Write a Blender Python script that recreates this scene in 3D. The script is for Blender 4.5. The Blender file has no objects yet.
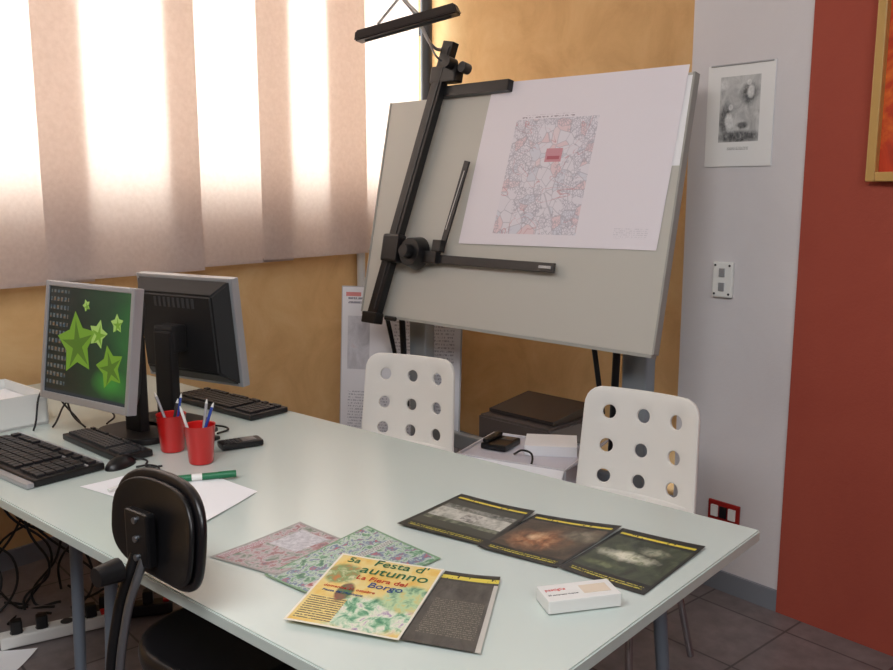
import bpy, bmesh, math, random
from mathutils import Vector, Matrix
random.seed(7)
sc=bpy.context.scene
COL=sc.collection
R=math.radians

# ---------------------------------------------------------------- node helpers
def lin(c):
    return tuple(((x/255)/12.92 if x/255<=0.04045 else ((x/255+0.055)/1.055)**2.4) for x in c[:3])+(1.0,)
def newmat(name):
    m=bpy.data.materials.new(name); m.use_nodes=True
    nt=m.node_tree; return m,nt,nt.nodes['Principled BSDF']
def M(name,rgb,rough=0.5,metal=0.0,spec=0.5,emit=None,es=1.0,coat=0.0,trans=0.0):
    m,nt,b=newmat(name)
    b.inputs['Base Color'].default_value=lin(rgb); b.inputs['Roughness'].default_value=rough
    b.inputs['Metallic'].default_value=metal; b.inputs['Specular IOR Level'].default_value=spec
    b.inputs['Coat Weight'].default_value=coat
    b.inputs['Transmission Weight'].default_value=trans
    if emit: 
        b.inputs['Emission Color'].default_value=lin(emit); b.inputs['Emission Strength'].default_value=es
    return m
def coords(nt,kind='UV',scale=(1,1,1),rotz=0):
    t=nt.nodes.new('ShaderNodeTexCoord'); mp=nt.nodes.new('ShaderNodeMapping')
    mp.inputs['Scale'].default_value=scale; mp.inputs['Rotation'].default_value=(0,0,rotz)
    nt.links.new(t.outputs[kind],mp.inputs['Vector']); return mp.outputs['Vector']
def ramp(nt,fac,stops,interp='LINEAR'):
    r=nt.nodes.new('ShaderNodeValToRGB'); r.color_ramp.interpolation=interp
    e=r.color_ramp.elements
    while len(e)<len(stops): e.new(0.5)
    for i,(p,c) in enumerate(stops): e[i].position=p; e[i].color=lin(c)
    nt.links.new(fac,r.inputs['Fac']); return r.outputs['Color']
def noise(nt,vec,scale,detail=4,rough=0.6,dist=0.0):
    n=nt.nodes.new('ShaderNodeTexNoise'); n.inputs['Scale'].default_value=scale
    n.inputs['Detail'].default_value=detail; n.inputs['Roughness'].default_value=rough; n.inputs['Distortion'].default_value=dist
    nt.links.new(vec,n.inputs['Vector']); return n.outputs['Fac']
def voro(nt,vec,scale,feature='F1',out='Distance'):
    n=nt.nodes.new('ShaderNodeTexVoronoi'); n.feature=feature; n.inputs['Scale'].default_value=scale
    nt.links.new(vec,n.inputs['Vector']); return n.outputs[out]
def mathn(nt,op,a,b=None,clamp=False):
    n=nt.nodes.new('ShaderNodeMath'); n.operation=op; n.use_clamp=clamp
    for i,x in enumerate((a,b)):
        if x is None: continue
        if isinstance(x,(int,float)): n.inputs[i].default_value=x
        else: nt.links.new(x,n.inputs[i])
    return n.outputs[0]
def mix(nt,fac,a,b,blend='MIX'):
    n=nt.nodes.new('ShaderNodeMix'); n.data_type='RGBA'; n.blend_type=blend
    for idx,x in ((0,fac),(6,a),(7,b)):
        if isinstance(x,tuple): n.inputs[idx].default_value=x
        elif isinstance(x,(int,float)): n.inputs[idx].default_value=x
        else: nt.links.new(x,n.inputs[idx])
    return n.outputs[2]
def rect(nt,vec,x0,y0,x1,y1):
    s=nt.nodes.new('ShaderNodeSeparateXYZ'); nt.links.new(vec,s.inputs[0])
    a=mathn(nt,'GREATER_THAN',s.outputs[0],x0); b=mathn(nt,'LESS_THAN',s.outputs[0],x1)
    c=mathn(nt,'GREATER_THAN',s.outputs[1],y0); d=mathn(nt,'LESS_THAN',s.outputs[1],y1)
    return mathn(nt,'MULTIPLY',mathn(nt,'MULTIPLY',a,b),mathn(nt,'MULTIPLY',c,d))
def ell(nt,vec,cx,cy,rx,ry,wob=0.0,ws=12,soft=0.25):
    mp=nt.nodes.new('ShaderNodeMapping'); mp.inputs['Location'].default_value=(-cx/rx,-cy/ry,0); mp.inputs['Scale'].default_value=(1/rx,1/ry,0)
    nt.links.new(vec,mp.inputs['Vector'])
    l=nt.nodes.new('ShaderNodeVectorMath'); l.operation='LENGTH'; nt.links.new(mp.outputs[0],l.inputs[0])
    d=l.outputs['Value']
    if wob: d=mathn(nt,'ADD',d,mathn(nt,'MULTIPLY',mathn(nt,'SUBTRACT',noise(nt,vec,ws,3),0.5),wob))
    mr=nt.nodes.new('ShaderNodeMapRange'); mr.inputs[1].default_value=1.05-soft; mr.inputs[2].default_value=1.05; mr.inputs[3].default_value=1; mr.inputs[4].default_value=0
    nt.links.new(d,mr.inputs[0]); return mr.outputs[0]
def bump(nt,b,h,strength=0.2,dist=0.01):
    n=nt.nodes.new('ShaderNodeBump'); n.inputs['Strength'].default_value=strength; n.inputs['Distance'].default_value=dist
    nt.links.new(h,n.inputs['Height']); nt.links.new(n.outputs[0],b.inputs['Normal'])

# ---------------------------------------------------------------- materials
WHITE=M('white_plastic',(228,228,224),0.35)
OFFW=M('paper_white',(240,241,244),0.7)
BLACK=M('black_plastic',(18,18,20),0.35)
BLKM=M('black_matte',(20,19,21),0.55)
CHBLK=M('black_vinyl',(20,19,22),0.30)
DGREY=M('dark_grey',(55,56,58),0.5)
SILV=M('silver_plastic',(176,178,182),0.35,0.5)
STEEL=M('steel',(150,155,162),0.3,0.9)
CHROME=M('chrome',(200,200,205),0.12,1.0)
LEGM=M('leg_paint_grey',(120,130,142),0.4,0.3)
REDP=M('red_plastic',(205,30,28),0.3,coat=0.3)
REDD=M('dark_red_plastic',(150,25,20),0.4)
GREENP=M('green_plastic',(20,110,70),0.4)
BLUEP=M('blue_plastic',(40,70,160),0.4)
RINK=M('red_ink',(196,40,36),0.7)
GINK=M('green_ink',(30,105,70),0.7)
BINK=M('blue_ink',(40,80,140),0.7)
KEYS=M('key_black',(34,34,37),0.45)
CABLE=M('cable_rubber',(14,14,15),0.5)
WOOD=M('frame_wood',(190,150,85),0.4)
CHAIRW=M('chair_lacquer_white',(236,234,228),0.3,coat=0.2)
BOARDG=M('board_linoleum',(190,188,180),0.6)
BOARDE=M('board_edge',(158,158,152),0.5)
RULER=M('ruler_black',(25,25,28),0.3)
RULW=M('ruler_scale',(190,190,190),0.4)
BASEB=M('baseboard_grey',(122,126,134),0.5)
PIPE=M('pipe_white',(205,205,205),0.4)
POST=M('post_grey_blue',(150,160,168),0.4,0.4)
CEIL=M('ceiling_white',(225,222,218),0.9)
FRAMEW=M('window_frame_paint',(200,196,190),0.5)

def wallmat(name,c1,c2,scale=3.5,b=0.15,c3=None):
    m,nt,bs=newmat(name)
    v=coords(nt,'Object')
    n1=noise(nt,v,scale,6,0.65,0.6)
    st=[(0.32,c1),(0.68,c2)] if not c3 else [(0.28,c1),(0.5,c2),(0.75,c3)]
    nt.links.new(ramp(nt,n1,st),bs.inputs['Base Color'])
    bs.inputs['Roughness'].default_value=0.85
    bump(nt,bs,noise(nt,v,90,3),b,0.004)
    return m
OCHRE=wallmat('ochre_sponged_plaster',(202,160,108),(218,178,124),3.0,0.2,(228,194,142))
GREYP=wallmat('pillar_plaster',(208,203,204),(214,210,211),2.0)
REDW=wallmat('red_brown_plaster',(154,66,50),(162,74,56),2.0)
PLAIN=wallmat('cream_plaster',(214,206,194),(220,213,202),2.0)

def floormat():
    m,nt,bs=newmat('floor_tiles')
    v=coords(nt,'Object',(1,1,1),R(49))
    br=nt.nodes.new('ShaderNodeTexBrick'); br.offset=0; br.squash=1
    br.inputs['Scale'].default_value=1; br.inputs['Brick Width'].default_value=0.33; br.inputs['Row Height'].default_value=0.33
    br.inputs['Mortar Size'].default_value=0.004; br.inputs['Mortar Smooth'].default_value=0.1
    br.inputs['Color1'].default_value=lin((132,122,121)); br.inputs['Color2'].default_value=lin((124,115,115)); br.inputs['Mortar'].default_value=lin((78,70,70))
    nt.links.new(v,br.inputs['Vector'])
    n=noise(nt,v,14,5)
    c=mix(nt,0.5,br.outputs['Color'],ramp(nt,n,[(0.3,(150,145,145)),(0.7,(255,255,255))]),'MULTIPLY')
    nt.links.new(c,bs.inputs['Base Color']); bs.inputs['Roughness'].default_value=0.4
    return m
FLOOR=floormat()

def tabletop():
    m,nt,bs=newmat('table_white_green_laminate')
    v=coords(nt,'Object'); n=noise(nt,v,1.2,2)
    nt.links.new(ramp(nt,n,[(0.3,(198,210,204)),(0.7,(205,216,210))]),bs.inputs['Base Color'])
    bs.inputs['Roughness'].default_value=0.22; bs.inputs['Specular IOR Level'].default_value=0.65
    return m
TABLE=tabletop()

def fabric():
    m=bpy.data.materials.new('blind_fabric'); m.use_nodes=True; nt=m.node_tree; nt.nodes.clear()
    out=nt.nodes.new('ShaderNodeOutputMaterial')
    v=coords(nt,'Object',(1,1,1))
    w=nt.nodes.new('ShaderNodeTexNoise'); w.inputs['Scale'].default_value=60
    nt.links.new(v,w.inputs['Vector'])
    cd=ramp(nt,w.outputs['Fac'],[(0.3,(208,196,192)),(0.7,(217,206,202))])
    ct=ramp(nt,w.outputs['Fac'],[(0.3,(226,206,190)),(0.7,(232,213,198))])
    d=nt.nodes.new('ShaderNodeBsdfDiffuse'); t=nt.nodes.new('ShaderNodeBsdfTranslucent'); x=nt.nodes.new('ShaderNodeMixShader')
    nt.links.new(cd,d.inputs['Color']); nt.links.new(ct,t.inputs['Color'])
    x.inputs[0].default_value=0.40
    nt.links.new(d.outputs[0],x.inputs[1]); nt.links.new(t.outputs[0],x.inputs[2]); nt.links.new(x.outputs[0],out.inputs[0])
    return m
FABRIC=fabric()

def sheet(name,base,layers,rough=0.55):
    m,nt,bs=newmat(name); uv=coords(nt,'UV')
    c=base(nt,uv) if callable(base) else lin(base)
    for rc,col in layers:
        k=rc(nt,uv) if callable(rc) else rect(nt,uv,*rc)
        cc=col(nt,uv) if callable(col) else lin(col)
        c=mix(nt,k,c,cc)
    if isinstance(c,tuple): bs.inputs['Base Color'].default_value=c
    else: nt.links.new(c,bs.inputs['Base Color'])
    bs.inputs['Roughness'].default_value=rough
    return m
def E(cx,cy,rx,ry,wob=0.0,ws=12,soft=0.25): return lambda nt,uv: ell(nt,uv,cx,cy,rx,ry,wob,ws,soft)
def nz(scale,stops,detail=5,dist=0.5):
    return lambda nt,uv: ramp(nt,noise(nt,uv,scale,detail,0.65,dist),stops)
def textlines(n,ink,paper,dens=0.52):
    def f(nt,uv):
        s=nt.nodes.new('ShaderNodeSeparateXYZ'); nt.links.new(uv,s.inputs[0])
        fr=mathn(nt,'FRACT',mathn(nt,'MULTIPLY',s.outputs[1],n))
        line=mathn(nt,'LESS_THAN',fr,0.5)
        mp=nt.nodes.new('ShaderNodeMapping'); mp.inputs['Scale'].default_value=(n*1.6,n,1); nt.links.new(uv,mp.inputs['Vector'])
        w=mathn(nt,'GREATER_THAN',noise(nt,mp.outputs[0],1.0,2),1-dens)
        return mix(nt,mathn(nt,'MULTIPLY',line,w),lin(paper),lin(ink))
    return f
def citymap(nt,uv):
    mp=nt.nodes.new('ShaderNodeMapping'); mp.inputs['Rotation'].default_value=(0,0,0.5); mp.inputs['Scale'].default_value=(1.35,1,1); nt.links.new(uv,mp.inputs[0])
    wn=nt.nodes.new('ShaderNodeTexNoise'); wn.inputs['Scale'].default_value=3; nt.links.new(mp.outputs[0],wn.inputs['Vector'])
    va=nt.nodes.new('ShaderNodeVectorMath'); va.operation='MULTIPLY_ADD'; nt.links.new(wn.outputs['Color'],va.inputs[0]); va.inputs[1].default_value=(0.12,0.12,0); nt.links.new(mp.outputs[0],va.inputs[2])
    p=va.outputs[0]
    e=voro(nt,p,15,'DISTANCE_TO_EDGE'); l1=mathn(nt,'LESS_THAN',e,0.03)
    e2=voro(nt,p,62,'DISTANCE_TO_EDGE'); l2=mathn(nt,'LESS_THAN',e2,0.09)
    cell=voro(nt,p,15,'F1','Color')
    s=nt.nodes.new('ShaderNodeSeparateColor'); nt.links.new(cell,s.inputs[0])
    base=ramp(nt,s.outputs[0],[(0,(226,222,230)),(0.66,(228,214,220)),(0.74,(216,216,226)),(0.88,(226,206,212))],'CONSTANT')
    dens=mathn(nt,'GREATER_THAN',noise(nt,uv,6,3),0.50)
    c=mix(nt,mathn(nt,'MULTIPLY',mathn(nt,'MULTIPLY',l2,dens),0.6),base,lin((168,164,178)))
    c=mix(nt,mathn(nt,'MULTIPLY',l1,0.55),c,lin((172,168,180)))
    n=noise(nt,uv,4.0,2,0.5,1.5)
    band=mathn(nt,'LESS_THAN',mathn(nt,'ABSOLUTE',mathn(nt,'SUBTRACT',n,0.5)),0.004)
    return mix(nt,mathn(nt,'MULTIPLY',band,0.6),c,lin((196,140,150)))

# ---------------------------------------------------------------- geometry helpers
def group(name,loc=(0,0,0),rotz=0,rx=0):
    e=bpy.data.objects.new(name,None); e.empty_display_size=0.1
    e.location=loc; e.rotation_euler=(rx,0,rotz); COL.objects.link(e); return e
def addmesh(name,bm,mat,parent=None,smooth=False,loc=(0,0,0),rot=(0,0,0)):
    me=bpy.data.meshes.new(name); bm.normal_update(); bm.to_mesh(me); bm.free()
    ob=bpy.data.objects.new(name,me); COL.objects.link(ob)
    for m in (mat if isinstance(mat,(list,tuple)) else [mat]): me.materials.append(m)
    ob.location=loc; ob.rotation_euler=rot
    if parent: ob.parent=parent
    if smooth:
        for p in me.polygons: p.use_smooth=True
    return ob
def bmbox(bm,c,s,rot=None):
    r=bmesh.ops.create_cube(bm,size=1.0)
    mt=Matrix.Translation(c)@(rot if rot else Matrix())@Matrix.Diagonal((s[0],s[1],s[2],1))
    bmesh.ops.transform(bm,matrix=mt,verts=r['verts']); return r['verts']
def box(name,parent,c,s,mat,bev=0.0,rot=(0,0,0),seg=2):
    bm=bmesh.new(); bmbox(bm,(0,0,0),s)
    if bev>0: bmesh.ops.bevel(bm,geom=bm.edges[:],offset=bev,segments=seg,affect='EDGES',profile=0.6)
    return addmesh(name,bm,mat,parent,False,c,rot)
def bmtube(bm,a,b,r1,r2=None,seg=16):
    a,b=Vector(a),Vector(b); d=b-a
    q=Vector((0,0,1)).rotation_difference(d.normalized()).to_matrix().to_4x4()
    r=bmesh.ops.create_cone(bm,cap_ends=True,segments=seg,radius1=r1,radius2=r1 if r2 is None else r2,depth=d.length)
    bmesh.ops.transform(bm,matrix=Matrix.Translation((a+b)/2)@q,verts=r['verts']); return r['verts']
def shade(ob,ang=40):
    me=ob.data
    for p in me.polygons: p.use_smooth=True
    try: me.set_sharp_from_angle(angle=R(ang))
    except Exception: pass
    return ob
def tube(name,parent,a,b,r,mat,r2=None,seg=16):
    bm=bmesh.new(); bmtube(bm,a,b,r,r2,seg); return shade(addmesh(name,bm,mat,parent))
def wire(name,parent,paths,r,mat,res=3):
    cu=bpy.data.curves.new(name,'CURVE'); cu.dimensions='3D'; cu.bevel_depth=r; cu.bevel_resolution=res; cu.use_fill_caps=True
    for pts in paths:
        sp=cu.splines.new('BEZIER'); sp.bezier_points.add(len(pts)-1)
        for bp,p in zip(sp.bezier_points,pts):
            bp.co=p; bp.handle_left_type=bp.handle_right_type='AUTO'
        sp.resolution_u=10
    tmp=bpy.data.objects.new(name,cu); COL.objects.link(tmp)
    dg=bpy.context.evaluated_depsgraph_get(); me=bpy.data.meshes.new_from_object(tmp.evaluated_get(dg))
    bpy.data.objects.remove(tmp)
    me.materials.clear(); me.materials.append(mat)
    ob=bpy.data.objects.new(name,me); COL.objects.link(ob); ob.parent=parent
    for p in me.polygons: p.use_smooth=True
    return ob
def text(name,parent,s,loc,rot,size,mat,ext=0.0002,align='LEFT',sx=1.0):
    cu=bpy.data.curves.new(name,'FONT'); cu.body=s; cu.size=size; cu.extrude=ext; cu.align_x=align
    tmp=bpy.data.objects.new(name,cu); COL.objects.link(tmp)
    dg=bpy.context.evaluated_depsgraph_get(); me=bpy.data.meshes.new_from_object(tmp.evaluated_get(dg))
    bpy.data.objects.remove(tmp)
    me.materials.clear(); me.materials.append(mat)
    ob=bpy.data.objects.new(name,me); COL.objects.link(ob); ob.location=loc; ob.rotation_euler=rot; ob.scale=(sx,1,1)
    if parent: ob.parent=parent
    return ob
def superell(name,parent,w,h,th,mat,n=3.5,bend=0.0,bend2=0.0,plane='XZ',loc=(0,0,0),rot=(0,0,0),rings=8,seg=48,bev=0.004):
    bm=bmesh.new(); vs=[]
    def P(x,z):
        d=bend*(x/(w/2))**2+bend2*(z/(h/2))**2
        return (x,d,z) if plane=='XZ' else (x,z,d)
    c=bm.verts.new(P(0,0))
    for k in range(1,rings+1):
        row=[]
        f=k/rings
        for i in range(seg):
            a=2*math.pi*i/seg; ca,sa=math.cos(a),math.sin(a)
            row.append(bm.verts.new(P(f*w/2*math.copysign(abs(ca)**(2/n),ca),f*h/2*math.copysign(abs(sa)**(2/n),sa))))
        vs.append(row)
    for i in range(seg):
        bm.faces.new((c,vs[0][i],vs[0][(i+1)%seg]))
        for k in range(rings-1):
            bm.faces.new((vs[k][i],vs[k+1][i],vs[k+1][(i+1)%seg],vs[k][(i+1)%seg]))
    ob=addmesh(name,bm,mat,parent,True,loc,rot)
    s=ob.modifiers.new('th','SOLIDIFY'); s.thickness=th; s.offset=0
    b=ob.modifiers.new('bv','BEVEL'); b.width=bev; b.segments=3; b.limit_method='ANGLE'
    return ob
def papersheet(name,TL,TR,BR,BL,z,mat,wave=0.0015,curl=0.0,n=14,parent=None,ph=0.0):
    bm=bmesh.new(); uvl=bm.loops.layers.uv.new('UVMap')
    g=[[None]*(n+1) for _ in range(n+1)]
    for i in range(n+1):
        for j in range(n+1):
            u,v=i/n,j/n
            x=(1-v)*((1-u)*BL[0]+u*BR[0])+v*((1-u)*TL[0]+u*TR[0])
            y=(1-v)*((1-u)*BL[1]+u*BR[1])+v*((1-u)*TL[1]+u*TR[1])
            zz=z+wave*(0.5+0.5*math.sin(4*u+3*v+ph))+curl*max(0,(u+v-1.35)/0.65)**2+curl*0.7*max(0,(1-u+1-v-1.4)/0.6)**2
            g[i][j]=(bm.verts.new((x,y,zz)),(u,v))
    for i in range(n):
        for j in range(n):
            q=[g[i][j],g[i+1][j],g[i+1][j+1],g[i][j+1]]
            f=bm.faces.new([a[0] for a in q])
            for l,a in zip(f.loops,q): l[uvl].uv=a[1]
    return addmesh(name,bm,mat,parent,True)
def rectplane(name,parent,w,h,mat,loc,rot=(R(90),0,0)):
    bm=bmesh.new(); uvl=bm.loops.layers.uv.new('UVMap')
    vs=[bm.verts.new(p) for p in ((-w/2,-h/2,0),(w/2,-h/2,0),(w/2,h/2,0),(-w/2,h/2,0))]
    f=bm.faces.new(vs)
    for l,u in zip(f.loops,((0,0),(1,0),(1,1),(0,1))): l[uvl].uv=u
    return addmesh(name,bm,mat,parent,False,loc,rot)

# ================================================================= ROOM
CH=3.0
A_T=R(-41); A_P=R(-49); A_W=R(50); A_B=R(-45)
PO=(1.163,2.867,0)
WO=(-0.09,5.14,0)
def roompoly(name,z,mat,th):
    pts=[(-0.2,5.4),(-5.1,-0.4),(0.2,-6.0),(5.6,-1.9),(1.3,3.2)]
    bm=bmesh.new(); vs=[bm.verts.new((x,y,z)) for x,y in pts]; f=bm.faces.new(vs)
    r=bmesh.ops.extrude_face_region(bm,geom=[f]); bmesh.ops.translate(bm,vec=(0,0,th),verts=[v for v in r['geom'] if isinstance(v,bmesh.types.BMVert)])
    bmesh.ops.recalc_face_normals(bm,faces=bm.faces[:])
    return addmesh(name,bm,mat)
roompoly('floor',0,FLOOR,-0.1)
roompoly('ceiling',CH,CEIL,0.1)
def framed(name,boxes,mat,origin,ang):
    bm=bmesh.new()
    for (x0,x1,y0,y1,z0,z1) in boxes: bmbox(bm,((x0+x1)/2,(y0+y1)/2,(z0+z1)/2),(x1-x0,y1-y0,z1-z0))
    return addmesh(name,bm,mat,None,False,origin,(0,0,ang))
framed('wall_back',[(-2.75,-0.0,0.545,0.75,0,CH)],OCHRE,PO,A_P)
framed('wall_pillar',[(-0.455,-0.012,0.0,0.545,0,CH)],GREYP,PO,A_P)
framed('wall_right',[(-0.012,6.2,-0.012,0.2,0,CH)],REDW,PO,A_P)
framed('baseboard_pillar',[(-0.455,-0.012,-0.012,0.0,0,0.075)],BASEB,PO,A_P)
framed('baseboard_back',[(-2.50,-0.455,0.533,0.545,0,0.075)],BASEB,PO,A_P)
S0,S1,ZS,ZT=-3.7,-0.06,1.42,2.75
framed('wall_window',[(-7.2,0.3,0,0.25,0,ZS),(-7.2,0.3,0,0.25,ZT,CH),(-7.2,S0,0,0.25,ZS,ZT),(S1,0.3,0,0.25,ZS,ZT)],OCHRE,WO,A_W)
wf=group('window_1',WO,A_W)
bm=bmesh.new()
for xm in (-2.80,-2.22,-1.70,-1.20,-0.75): bmbox(bm,(xm,0.10,(ZS+ZT)/2),(0.07,0.05,ZT-ZS-0.12))
for zz in (ZS+0.03,ZT-0.03): bmbox(bm,((S0+S1)/2,0.10,zz),(S1-S0,0.06,0.06))
for xm in (S0+0.03,S1-0.03): bmbox(bm,(xm,0.10,(ZS+ZT)/2),(0.06,0.06,ZT-ZS-0.12))
addmesh('frame',bm,FRAMEW,wf)
framed('baseboard_window',[(-7.2,-0.02,-0.012,0,0,0.075)],BASEB,WO,A_W)
def wallseg(name,a,b,mat):
    a,b=Vector(a),Vector(b); d=b-a; L=d.length; ang=math.atan2(d.y,d.x)
    bm=bmesh.new(); bmbox(bm,(L/2,0.1,CH/2),(L+0.4,0.2,CH))
    return addmesh(name,bm,mat,None,False,(a.x,a.y,0),(0,0,ang))
wallseg('wall_left',(0.2,-5.6),(-4.72,-0.37),PLAIN)
wallseg('wall_front',(5.23,-1.81),(0.2,-5.6),PLAIN)

spans=[(-4.05,-3.25),(-3.42,-2.68),(-2.86,-2.121),(-2.315,-1.625),(-1.78,-1.109),(-1.304,-0.623),(-0.886,-0.195)]
bl=group('panel_blind',WO,A_W)
for i,(a,b) in enumerate(spans):
    y=-0.085-0.022*(i%2)
    zb=1.075+0.011*i
    bm=bmesh.new()
    nx=10
    cols=[]
    for k in range(nx+1):
        x=a+(b-a)*k/nx
        cols.append((bm.verts.new((x,y+0.003*math.sin(k*1.7+i),zb)),bm.verts.new((x,y,2.9))))
    for k in range(nx): bm.faces.new((cols[k][0],cols[k+1][0],cols[k+1][1],cols[k][1]))
    addmesh('panel_%d'%(i+1),bm,FABRIC,bl,True)
    box('hem_bar_%d'%(i+1),bl,((a+b)/2,y,zb+0.004),(b-a,0.006,0.012),FABRIC)
box('rail',bl,(-2.12,-0.095,2.93),(3.86,0.08,0.04),SILV,0.004)
pw=group('wall_pipe',WO,A_W)
tube('pipe',pw,(-0.60,-0.03,0.0),(-0.60,-0.03,1.35),0.022,PIPE)
box('clip',pw,(-0.60,-0.015,0.9),(0.07,0.03,0.03),PIPE,0.003)
pc=group('corner_downpipe',WO,A_W)
tube('pipe',pc,(-0.155,-0.105,0.0),(-0.155,-0.105,CH),0.032,DGREY)
box('bracket',pc,(-0.155,-0.04,2.3),(0.05,0.08,0.04),DGREY,0.004)

# ================================================================= WALL ITEMS
cal=group('wall_calendar',(PO[0],PO[1],0),A_P)
PG=(230,229,227)
FD=nz(22,[(0.3,(58,58,60)),(0.5,(110,110,110)),(0.75,(165,165,163))],6)
FLt=nz(20,[(0.3,(190,190,188)),(0.7,(228,228,226))],4)
calm=sheet('calendar_print',PG,[((0.20,0.24,0.80,0.88),nz(6,[(0.3,(160,160,160)),(0.55,(196,196,194)),(0.75,(212,212,210))],6,1.0)),
   (E(0.50,0.29,0.40,0.07,0.6,14,0.5),FD),(E(0.30,0.47,0.13,0.17,0.7,10,0.5),FD),(E(0.64,0.70,0.15,0.12,0.7,10,0.5),FD),
   (E(0.66,0.72,0.06,0.07,0.5,16,0.4),FLt),(E(0.63,0.81,0.035,0.03),FLt),
   (E(0.36,0.44,0.08,0.10,0.7,14,0.4),FLt),(E(0.37,0.58,0.035,0.032),FLt),(E(0.56,0.40,0.10,0.04,0.8,14,0.5),FD),(E(0.24,0.80,0.10,0.06,0.8,10,0.6),FLt),
   (lambda nt,uv: mathn(nt,'SUBTRACT',1.0,rect(nt,uv,0.20,0.24,0.80,0.88)),PG),
   ((0.34,0.16,0.66,0.19),textlines(80,(130,130,130),PG,0.55))])
rectplane('page',cal,0.25,0.34,calm,(-0.258,-0.006,1.70)); 
box('backing',cal,(-0.258,-0.0025,1.70),(0.25,0.004,0.34),OFFW)
tube('spiral',cal,(-0.37,-0.008,1.868),(-0.14,-0.008,1.868),0.003,SILV)
sw=group('wall_bracket_plate',(PO[0],PO[1],0),A_P)
box('plate',sw,(-0.285,-0.008,1.14),(0.078,0.016,0.125),WHITE,0.006)
box('slot_upper',sw,(-0.285,-0.018,1.165),(0.022,0.006,0.03),SILV,0.002)
box('slot_lower',sw,(-0.285,-0.018,1.115),(0.022,0.006,0.03),SILV,0.002)
for i,(dx,dz) in enumerate(((-0.028,0.05),(0.028,0.05),(-0.028,-0.05),(0.028,-0.05))):
    tube('screw_%d'%i,sw,(-0.285+dx,-0.018,1.14+dz),(-0.285+dx,-0.01,1.14+dz),0.004,DGREY)
so=group('wall_socket',(PO[0],PO[1],0),A_P)
box('plate',so,(-0.235,-0.005,0.298),(0.125,0.01,0.075),REDD,0.003)
for i in range(3):
    box('module_%d'%i,so,(-0.27+i*0.035,-0.012,0.298),(0.028,0.008,0.042),WHITE if i!=1 else BLACK,0.002)
pt=group('framed_painting',(PO[0],PO[1],0),A_P)
canv=sheet('painting_canvas',nz(2.2,[(0.25,(120,25,15)),(0.45,(200,60,20)),(0.6,(235,120,35)),(0.8,(190,40,20))],5,1.6),[])
W_,H_=0.72,0.86; cx=0.200+W_/2; cz=1.475+H_/2
rectplane('canvas',pt,W_-0.05,H_-0.05,canv,(cx,-0.028,cz))
for nme,c,s in (('frame_left',(cx-W_/2+0.014,-0.032,cz),(0.028,0.04,H_)),('frame_right',(cx+W_/2-0.014,-0.032,cz),(0.028,0.04,H_)),
                ('frame_bottom',(cx,-0.032,cz-H_/2+0.014),(W_-0.056,0.04,0.028)),('frame_top',(cx,-0.032,cz+H_/2-0.014),(W_-0.056,0.04,0.028))):
    box(nme,pt,c,s,WOOD,0.004)

# ================================================================= TABLE
TZ=0.731
CX,CY=0.673,1.793
tb=group('office_table',(CX,CY,0),A_T)
TL_,TW_=2.62,0.985
bm=bmesh.new(); bmbox(bm,(-1.31,-TW_/2,TZ-0.013),(2.62,TW_,0.026))
bmesh.ops.bevel(bm,geom=bm.edges[:],offset=0.003,segments=2,affect='EDGES')
addmesh('top',bm,[TABLE],tb)
bm=bmesh.new()
for x in (-0.12,-1.24,-1.38,-2.50):
    bmbox(bm,(x,-TW_/2,TZ-0.045),(0.03,TW_-0.3,0.035))
bmbox(bm,(-TL_/2,-0.16,TZ-0.045),(TL_-0.2,0.03,0.035)); bmbox(bm,(-TL_/2,-TW_+0.16,TZ-0.045),(TL_-0.2,0.03,0.035))
addmesh('underframe',bm,LEGM,tb)
bm=bmesh.new()
for x,dx in ((-0.16,0.05),(-1.22,-0.02),(-1.40,0.02),(-2.5,-0.05)):
    for y,dy in ((-0.16,0.03),(-TW_+0.16,-0.03)):
        bmtube(bm,(x,y,TZ-0.03),(x+dx,y+dy,0.02),0.016,0.013)
        bmtube(bm,(x+dx,y+dy,0.02),(x+dx,y+dy,0.0),0.02,0.022)
shade(addmesh('legs',bm,LEGM,tb))

# ================================================================= PAPERS ON TABLE
z0=TZ+0.0008
def dirang(a,b): return math.atan2(b[1]-a[1],b[0]-a[0])
def flyer(name,TL,TR,BR,BL,z,layers,ph):
    g=group(name)
    mt=sheet(name+'_print',(26,28,24),layers+[((0.05,0.885,0.95,0.955),textlines(12.5,(222,206,60),(25,25,20),0.62)),
        ((0.08,0.05,0.92,0.11),textlines(30,(200,190,60),(22,22,20),0.55))],0.33)
    papersheet('sheet',TL,TR,BR,BL,z,mt,0.0012,0.004,parent=g,ph=ph)
    return g
PIC=(0.04,0.16,0.96,0.84)
flyer('concert_flyer',(0.036,2.012),(0.200,1.887),(0.077,1.697),(-0.108,1.816),z0+0.0022,
   [(PIC,(62,64,54)),((0.06,0.30,0.94,0.72),nz(9,[(0.33,(132,134,122)),(0.5,(182,182,172)),(0.7,(214,212,202))],6,0.4)),
    ((0.06,0.62,0.94,0.72),nz(14,[(0.4,(80,84,74)),(0.6,(150,150,142))],4)),((0.06,0.30,0.94,0.38),nz(11,[(0.4,(66,74,58)),(0.6,(128,132,112))],4)),
    ((0.42,0.40,0.60,0.60),nz(16,[(0.4,(110,110,102)),(0.6,(196,194,186))],4))],0.0)
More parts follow.
